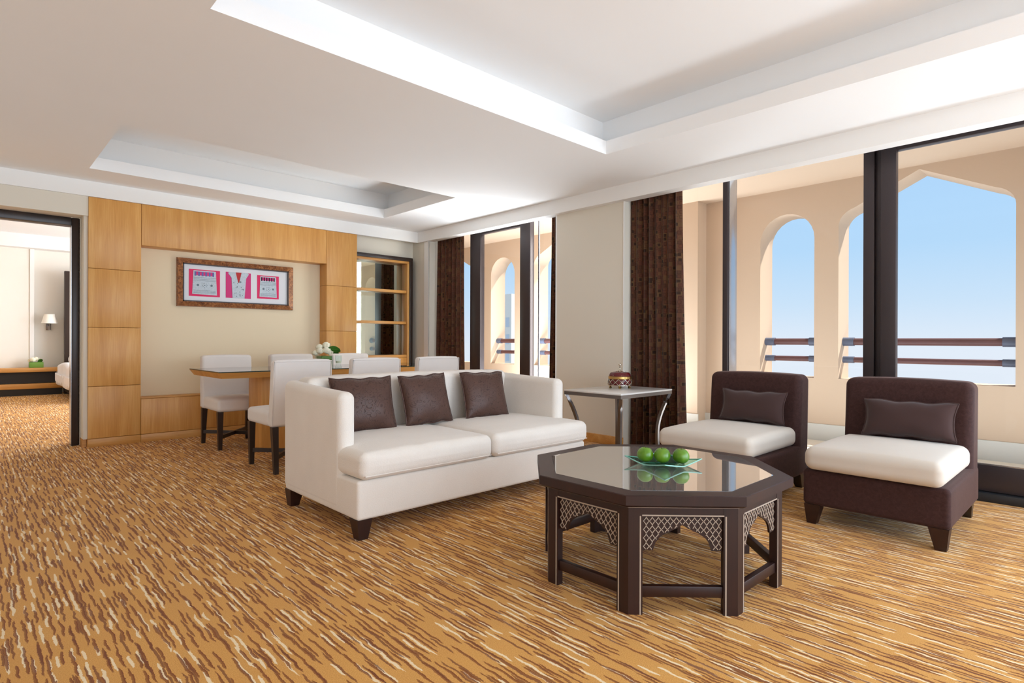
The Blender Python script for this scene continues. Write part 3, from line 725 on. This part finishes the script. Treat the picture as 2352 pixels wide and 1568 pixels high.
str_me = MB().rbox(ap-.030, ap-.006, -ai-.004, ai+.004, .062, .103, .003, 1).mesh('stretcher', 'dark_wood')
for i in range(8):
    g = (0, 0, R(22.5+45*i)); o = put('leg', leg_me, ct, None, g); put('inlay_strip', bead_me, o)
    g = (0, 0, R(45*i)); o = put('lattice_panel', panel_me, ct, None, g); put('lattice', lat_me, o)['kind'] = 'stuff'
    o = put('apron_rail', rail_me, ct, None, g); put('inlay_strip', bead2_me, o); put('stretcher', str_me, ct, None, g)

# plate with apples
pl = thing('glass_plate', (2.285, 1.415, TZ+.001), 'square pale green glass plate with upturned corners under the apples', 'plate', rz=R(-10))
q = MB(); n = 12; vs = []; fs = []; hw = .118
for s in (0, 1):
    for j in range(n+1):
        for i in range(n+1):
            u, v = -1+2*i/n, -1+2*j/n; z = .003+.020*(abs(u)*abs(v))**1.2+.006*max(abs(u), abs(v))**4; vs.append((hw*u, hw*v, z+s*.005))
N = (n+1)**2
for s in (0, 1):
    for j in range(n):
        for i in range(n): p = s*N+j*(n+1)+i; fs.append((p, p+1, p+n+2, p+n+1))
q.add(vs, fs); q.build('dish', 'plate_glass', pl)
eg = MB(); edge = [i for i in range(n+1)]+[(j+1)*(n+1)-1 for j in range(1, n+1)]+[n*(n+1)+i for i in range(n-1, -1, -1)]+[j*(n+1) for j in range(n-1, -1, -1)]
eg.tube([(vs[k][0], vs[k][1], vs[k][2]+.0025) for k in edge], .0028, 6); eg.build('rim', 'glass_edge', pl)
MB().lathe([(.03, 0), (.035, .004), (.0, .0045)]).build('foot', 'plate_glass', pl)
def apple(loc, label, rz, tilt):
    o = thing('apple', loc, label, 'apple', 'green apples on the glass plate', rz); prof = []
    for i in range(19):
        t = math.pi*i/18; r = .0365*math.sin(t)*(1+.05*math.cos(t)); z = .034-.034*math.cos(t)
        if t > 2.5: z -= .010*((t-2.5)/.64)**2
        if t < .5: z += .004*(1-t/.5)**2
        prof.append((max(r, 0), z))
    bd = MB().lathe(prof, n=28, mod=lambda a, z: 1+.012*math.cos(5*a)*(1 if z < .02 else .3)).build('flesh', 'apple', o); bd.rotation_euler = (R(tilt), 0, 0)
    st = MB().tube([(0, 0, .052), (.001, .001, .062), (.004, .002, .072)], .0014, 6).build('stem', 'stem', o)
    st.rotation_euler = bd.rotation_euler
for (x, y, l, rz, ti) in ((2.226, 1.472, 'leftmost of the three green apples', 1, 6), (2.270, 1.408, 'middle green apple of the row of three', 2, -5), (2.314, 1.343, 'rightmost of the three green apples', 0, 3)):
    apple((x, y, TZ+.0125), l, rz, ti)

# ================================================================ SIDE TABLE
st = thing('side_table', (4.10, 2.975, 0), 'square pale stone side table on curved grey metal legs', 'side table')
hx, hy, tz = .375, .295, .590
MB().rbox(-hx, hx, -hy, hy, tz-.014, tz, .003, 1).build('tabletop', 'marble', st)
f = MB()
for a in (-1, 1):
    f.box(-hx+.002, hx-.002, a*(hy-.013)-.011, a*(hy-.013)+.011, tz-.042, tz-.014); f.box(a*(hx-.013)-.011, a*(hx-.013)+.011, -hy+.024, hy-.024, tz-.042, tz-.014)
f.build('apron', 'steel', st)
for a in (-1, 1):
    for b in (-1, 1):
        pts = []
        for i in range(15):
            u = i/14; z = (tz-.040)*(1-u)+.0; s = .085*math.sin(math.pi/2*min(1, u/.62))-.05*max(0, u-.7)**2*4
            pts.append((a*(hx-.016-s), b*(hy-.016-s*.8), z))
        MB().tube(pts, 0, sq=(.026, .024)).build('leg', 'steel', st)
# trinket box
tb = thing('trinket_box', (4.215, 3.045, tz), 'round red and silver filigree box with tall finial on the side table', 'box')
pr = .098
MB().lathe([(.085, .022), (pr, .030), (pr+.003, .052), (pr, .075), (pr-.002, .080)], n=40).build('body', 'ruby', tb)
MB().lathe([(pr+.001, .080), (pr+.004, .083), (pr+.004, .102), (pr-.001, .105)], n=40).build('band', 'brass', tb)
lid = MB().lathe([(pr-.004, .105), (pr-.008, .120), (.078, .136), (.05, .144), (.0, .147)], n=40, mod=lambda a, z: 1+.03*abs(math.cos(4*a))).build('lid', 'ruby', tb)
q = MB()
for i in range(12):
    for s in (1, -1):
        pts = []
        for j in range(9):
            u = j/8; a = 2*math.pi*(i+s*u*1.0)/12; rr_ = pr+.004+.003*math.sin(math.pi*u); pts.append((rr_*math.cos(a), rr_*math.sin(a), .028+.052*u))
        q.tube(pts, .0028, 5)
q.lathe([(pr+.002, .022), (pr+.006, .024), (pr+.006, .029), (pr+.001, .031)], n=32); q.build('filigree', 'silver', tb)
q = MB()
for i in range(8):
    a = 2*math.pi*i/8; pts = []
    for j in range(8):
        u = j/7; rr_ = (pr-.002)*(1-u)+.012*u; pts.append((rr_*math.cos(a), rr_*math.sin(a), .110+.040*math.sin(u*math.pi/2)))
    q.tube(pts, .003, 5)
q.build('lid_ribs', 'silver', lid)
MB().lathe([(.018, .144), (.012, .152), (.006, .160), (.0055, .178), (.010, .183), (.006, .189), (.007, .194), (.012, .202), (.012, .210), (.005, .220), (0, .228)], n=14).build('finial', 'silver', tb)
for i in range(4):
    a = R(35+90*i); MB().lathe([(.011, 0), (.013, .006), (.008, .014), (.010, .023)], .082*math.cos(a), .082*math.sin(a), 10).build('foot', 'brass', tb)

# ================================================================ DINING SET
dt = thing('dining_table', (2.68, 5.45, 0), 'long oak pedestal dining table topped with a glass sheet', 'dining table')
tx, ty = 1.17, .42
MB().taper([(-tx+.03, -ty+.03, .683), (tx-.03, -ty+.03, .683), (tx-.03, ty-.03, .683), (-tx+.03, ty-.03, .683)], [(-tx, -ty, .732), (tx, -ty, .732), (tx, ty, .732), (-tx, ty, .732)]).build('tabletop', 'oak_x', dt)
MB().box(-tx+.001, tx-.001, -ty+.001, ty-.001, .7325, .741).build('glass_top', 'table_glass', dt)
e = MB()
for (a, b, c, d) in ((-tx, tx, -ty-.001, -ty+.002), (-tx, tx, ty-.002, ty+.001), (-tx-.001, -tx+.002, -ty, ty), (tx-.002, tx+.001, -ty, ty)): e.box(a, b, c, d, .7325, .7405)
e.build('glass_edge', 'glass_edge_dark', dt)
for x in (-.80, .62): MB().rbox(x+.045, x+.30, -.21, .11, 0, .684, .003, 1).build('pedestal', 'oak', dt)

def dining_chair(loc, rz, label):
    c = thing('dining_chair', loc, label, 'chair', 'white dining chairs', rz)   # faces +y, origin at centre of footprint
    w, d = .47, .56; F = 'chair_cream'
    def bw_(u, v, w_, p): return (p[0]*(1-.012*(w_+1)), p[1]-.035*(w_+1)/2*1.0, p[2]+.006*(1-u*u)*(w_ > 0))
    bk_ = MB().rbox(-w/2, w/2, -d/2+.035, -d/2+.115, .345, .852, .026, 3, 5, bw_).build('backrest', F, c)
    pp = []
    for s in (-1, 1):
        for k_ in range(7):
            u = k_/6; pp.append((s*(w/2-.004)*(1-.024*u), -d/2+.037-.035*u, .36+.48*u)) if s < 0 else pp.append((s*(w/2-.004)*(1-.024*(1-u)), -d/2+.037-.035*(1-u), .36+.48*(1-u)))
    MB().tube(pp, .004, 6).build('piping', F, bk_)
    MB().rbox(-w/2+.003, w/2-.003, -d/2+.10, d/2, .345, .462, .032, 3, 6, crown(.014)).build('seat', F, c)
    for a in (-1, 1):
        for b in (-1, 1):
            x, y = a*(w/2-.030), b*(d/2-.035)+(0.02 if b < 0 else 0)
            t, bt = .024, .016; kk = -.035 if b < 0 else 0
            MB().taper([(x+i*bt, y+kk+j*bt, 0) for i, j in ((-1, -1), (1, -1), (1, 1), (-1, 1))], [(x+i*t, y+j*t, .348) for i, j in ((-1, -1), (1, -1), (1, 1), (-1, 1))]).build('leg', 'espresso', c)
    for s in (-1, 1):
        MB().tube([(-s*(w/2-.03), -d/2+.045, .115), (s*(w/2-.03), d/2-.035, .115)], 0, sq=(.022, .032)).build('cross_stretcher', 'espresso', c)
    return c
ch = dining_chair((1.905, 4.60, 0), 0, 'nearest white dining chair, left end of the row against the sofa back')
dup(ch, (2.545, 4.60, 0), 0, 'middle white dining chair of the row behind the sofa')
dup(ch, (3.20, 4.61, 0), 0, 'rightmost white dining chair of the row behind the sofa')
dup(ch, (1.905, 5.88, 0), math.pi, 'white dining chair on the panelled wall side, at the left end of the table')
dup(ch, (2.555, 5.88, 0), math.pi, 'white dining chair on the wall side, left of the flower vase')
dup(ch, (3.235, 5.88, 0), math.pi, 'white dining chair on the wall side, right of the flower vase')

def rose(cx, cy, cz, r, parent, seed):
    q = MB(); rr = random.Random(seed)
    q.lathe([(.0, -r*.8), (r*.55, -r*.5), (r*.7, 0), (r*.55, r*.5), (r*.25, r*.72), (0, r*.6)], cx, cy, 12)
    q.v = [(x, y, z+cz) for x, y, z in q.v]
    for i in range(11):
        a0 = rr.uniform(0, 6.28); lay = i/11; R1 = r*(.5+.5*lay); vs = []; n_ = 6
        for j in range(5):
            for k_ in range(n_+1):
                a = a0+(-.7+1.4*k_/n_); e_ = -.7+1.3*j/4; rad = R1*math.cos(e_*.75)*(1+.16*(j/4)**3*lay)
                zz = r*(.95-.35*lay)*math.sin(e_)*1.05-.12*r*abs(-1+2*k_/n_)**2*(j/4)
                vs.append((cx+rad*math.cos(a), cy+rad*math.sin(a), cz+zz))
        q.add(vs, [(j*(n_+1)+k_, j*(n_+1)+k_+1, (j+1)*(n_+1)+k_+1, (j+1)*(n_+1)+k_) for j in range(4) for k_ in range(n_)])
    return q.build('rose', 'rose', parent, angle=60)
def leafm(q, base, direction, L, w, droop=.3):
    b = Vector(base); d = Vector(direction).normalized(); s_ = (d.cross(Vector((0, 0, 1))).normalized()*.45+Vector((0, 0, .9))).normalized(); vs = []
    for i in range(8):
        u = i/7; c_ = b+d*(L*u)+Vector((0, 0, -droop*L*u*u)); ww = w*math.sin(math.pi*min(.97, .08+u*.9))**.7
        vs += [c_-s_*ww, c_+d.cross(s_)*(.2*ww), c_+s_*ww]
    q.add(vs, [(i*3+k_, i*3+k_+1, i*3+k_+4, i*3+k_+3) for i in range(7) for k_ in range(2)])
vz = .741
vase = thing('rose_vase', (2.565, 5.36, vz), 'square glass vase of cream roses and green leaves on dining table', 'vase')
MB().poly(rect(-.065, .065, -.065, .065), [rect(-.060, .060, -.060, .060)], .004, .115, lambda a, b, t: (a, b, t)).box(-.065, .065, -.065, .065, 0, .004).build('glass', 'clear_glass', vase)
q = MB()
for s in range(4):
    for j in range(5):
        a, b = (s % 2)*90, 0
        o = Vector((math.cos(R(s*90)), math.sin(R(s*90)), 0)); t_ = Vector((-o.y, o.x, 0))
        z0 = .008+.020*j; p0 = o*(.056-.001*j)
        q.taper([p0-t_*.054+Vector((0, 0, z0)), p0+t_*.054+Vector((0, 0, z0)), p0*.95+t_*.054+Vector((0, 0, z0)), p0*.95-t_*.054+Vector((0, 0, z0))],
                [p0-t_*.054+Vector((0, 0, z0+.018)), p0+t_*.054+Vector((0, 0, z0+.018)), p0*.95+t_*.054+Vector((0, 0, z0+.018)), p0*.95-t_*.054+Vector((0, 0, z0+.018))])
q.build('leaf_wrap', 'leaf_light', vase)
for i, (x, y, z, r) in enumerate(((-.055, -.03, .160, .040), (-.005, -.055, .165, .042), (-.035, .025, .195, .042), (.015, -.01, .215, .043), (-.085, .01, .140, .034), (.03, -.055, .145, .036), (.02, .05, .18, .04))): rose(x, y, z, r, vase, i)
q = MB()
for i in range(9): leafm(q, (.02, -.05+.012*i, .150+.010*(i % 3)), (1, -1.05+.10*i, .75-.07*i), .135, .026, .40)
for i in range(3): leafm(q, (.0, .04, .15), (.5+.3*i, .5, .9), .10, .018, .2)
q.build('leaves', 'leaf', vase)
cg = thing('glass_candle_holder', (2.66, 5.25, vz), 'clear glass cylinder beside the rose vase', 'candle holder')
MB().lathe([(.030, 0), (.034, .004), (.024, .02), (.028, .04), (.033, .07), (.033, .115), (.030, .115), (.030, .07), (.024, .042), (0, .04)], n=18, mod=lambda a, z: 1+.05*math.cos(9*a)).build('glass', 'clear_glass', cg)
MB().lathe([(.024, .043), (.024, .06), (0, .061)], n=14).build('candle', 'rose', cg)

# ================================================================ BEDROOM BEYOND THE OPENING
bn = thing('wall_bench', (0, 13.43, 0), 'long low oak and black bench along the bedroom wall', 'bench')
MB().rbox(-1.5, 1.30, 0, .34, .42, .492, .004, 1).build('top_shelf', 'oak_x', bn)
MB().box(-1.5, 1.26, .10, .34, .215, .42).build('back_panel', 'black', bn)
MB().rbox(-1.5, 1.37, 0, .34, .12, .210, .004, 1).build('lower_shelf', 'oak_x', bn)
MB().box(-1.5, 1.34, .03, .34, 0, .12).build('plinth', 'black', bn)
bed = thing('bed', (1.31, 11.2, 0), 'bed with white duvet draping over its near side', 'bed')
MB().rbox(.05, 2.0, .1, 2.2, .05, .32, .02, 1).build('bed_frame', 'espresso', bed)
MB().rbox(.02, 2.03, .05, 2.2, .32, .50, .05, 3, 4).build('mattress', 'white_linen', bed)
def dv(u, v, w, p):
    k_ = max(0, -u)**6; return (p[0]+k_*(.02*math.sin(v*38)-.035*(w < 0)), p[1], p[2]+.02*math.sin(p[1]*5)*(w > 0)+k_*.03*math.sin(v*21)*(w < 0))
MB().rbox(-.05, 2.10, .2, 2.0, .20, .585, .06, 3, 24, dv).build('duvet', 'white_linen', bed)
MB().rbox(.1, .9, 1.75, 2.15, .56, .72, .07, 3, 4).build('bed_pillow', 'white_linen', bed)
MB().rbox(.06, 2.0, 2.22, 2.34, 0, 2.27, .004, 1).build('headboard', 'espresso', bed)
lp = thing('wall_sconce', (1.17, 13.76, 1.30), 'white shaded wall lamp beside the bedroom headboard', 'wall lamp')
MB().lathe([(.125, .0), (.122, .004), (.078, .17), (.080, .172), (.076, .168), (.119, .004), (.125, 0)], 0, -.13, 28).build('lamp_shade', 'lamp_shade', lp)
MB().rbox(-.035, .035, .06, .088, -.12, .04, .004, 1).build('wall_plate', 'steel', lp)
MB().tube([(0, .06, -.04), (0, -.13, -.04), (0, -.13, .06)], .008, 8).build('arm', 'steel', lp)
fv = thing('flower_cube', (.975, 13.56, .492), 'small green leaf-wrapped vase of white roses on bedroom bench', 'vase')
MB().rbox(-.10, .10, -.08, .08, 0, .10, .006, 2).build('leaf_wrap', 'leaf_light', fv)
for i, (x, y, z, r) in enumerate(((-.05, -.02, .145, .055), (.0, .02, .16, .05), (-.08, .03, .13, .045))): rose(x, y, z, r, fv, 20+i)
q = MB()
for i in range(6): leafm(q, (.02, -.01, .09), (.7, -.6+.22*i, .9), .12, .035, .4)
q.build('leaves', 'leaf', fv)
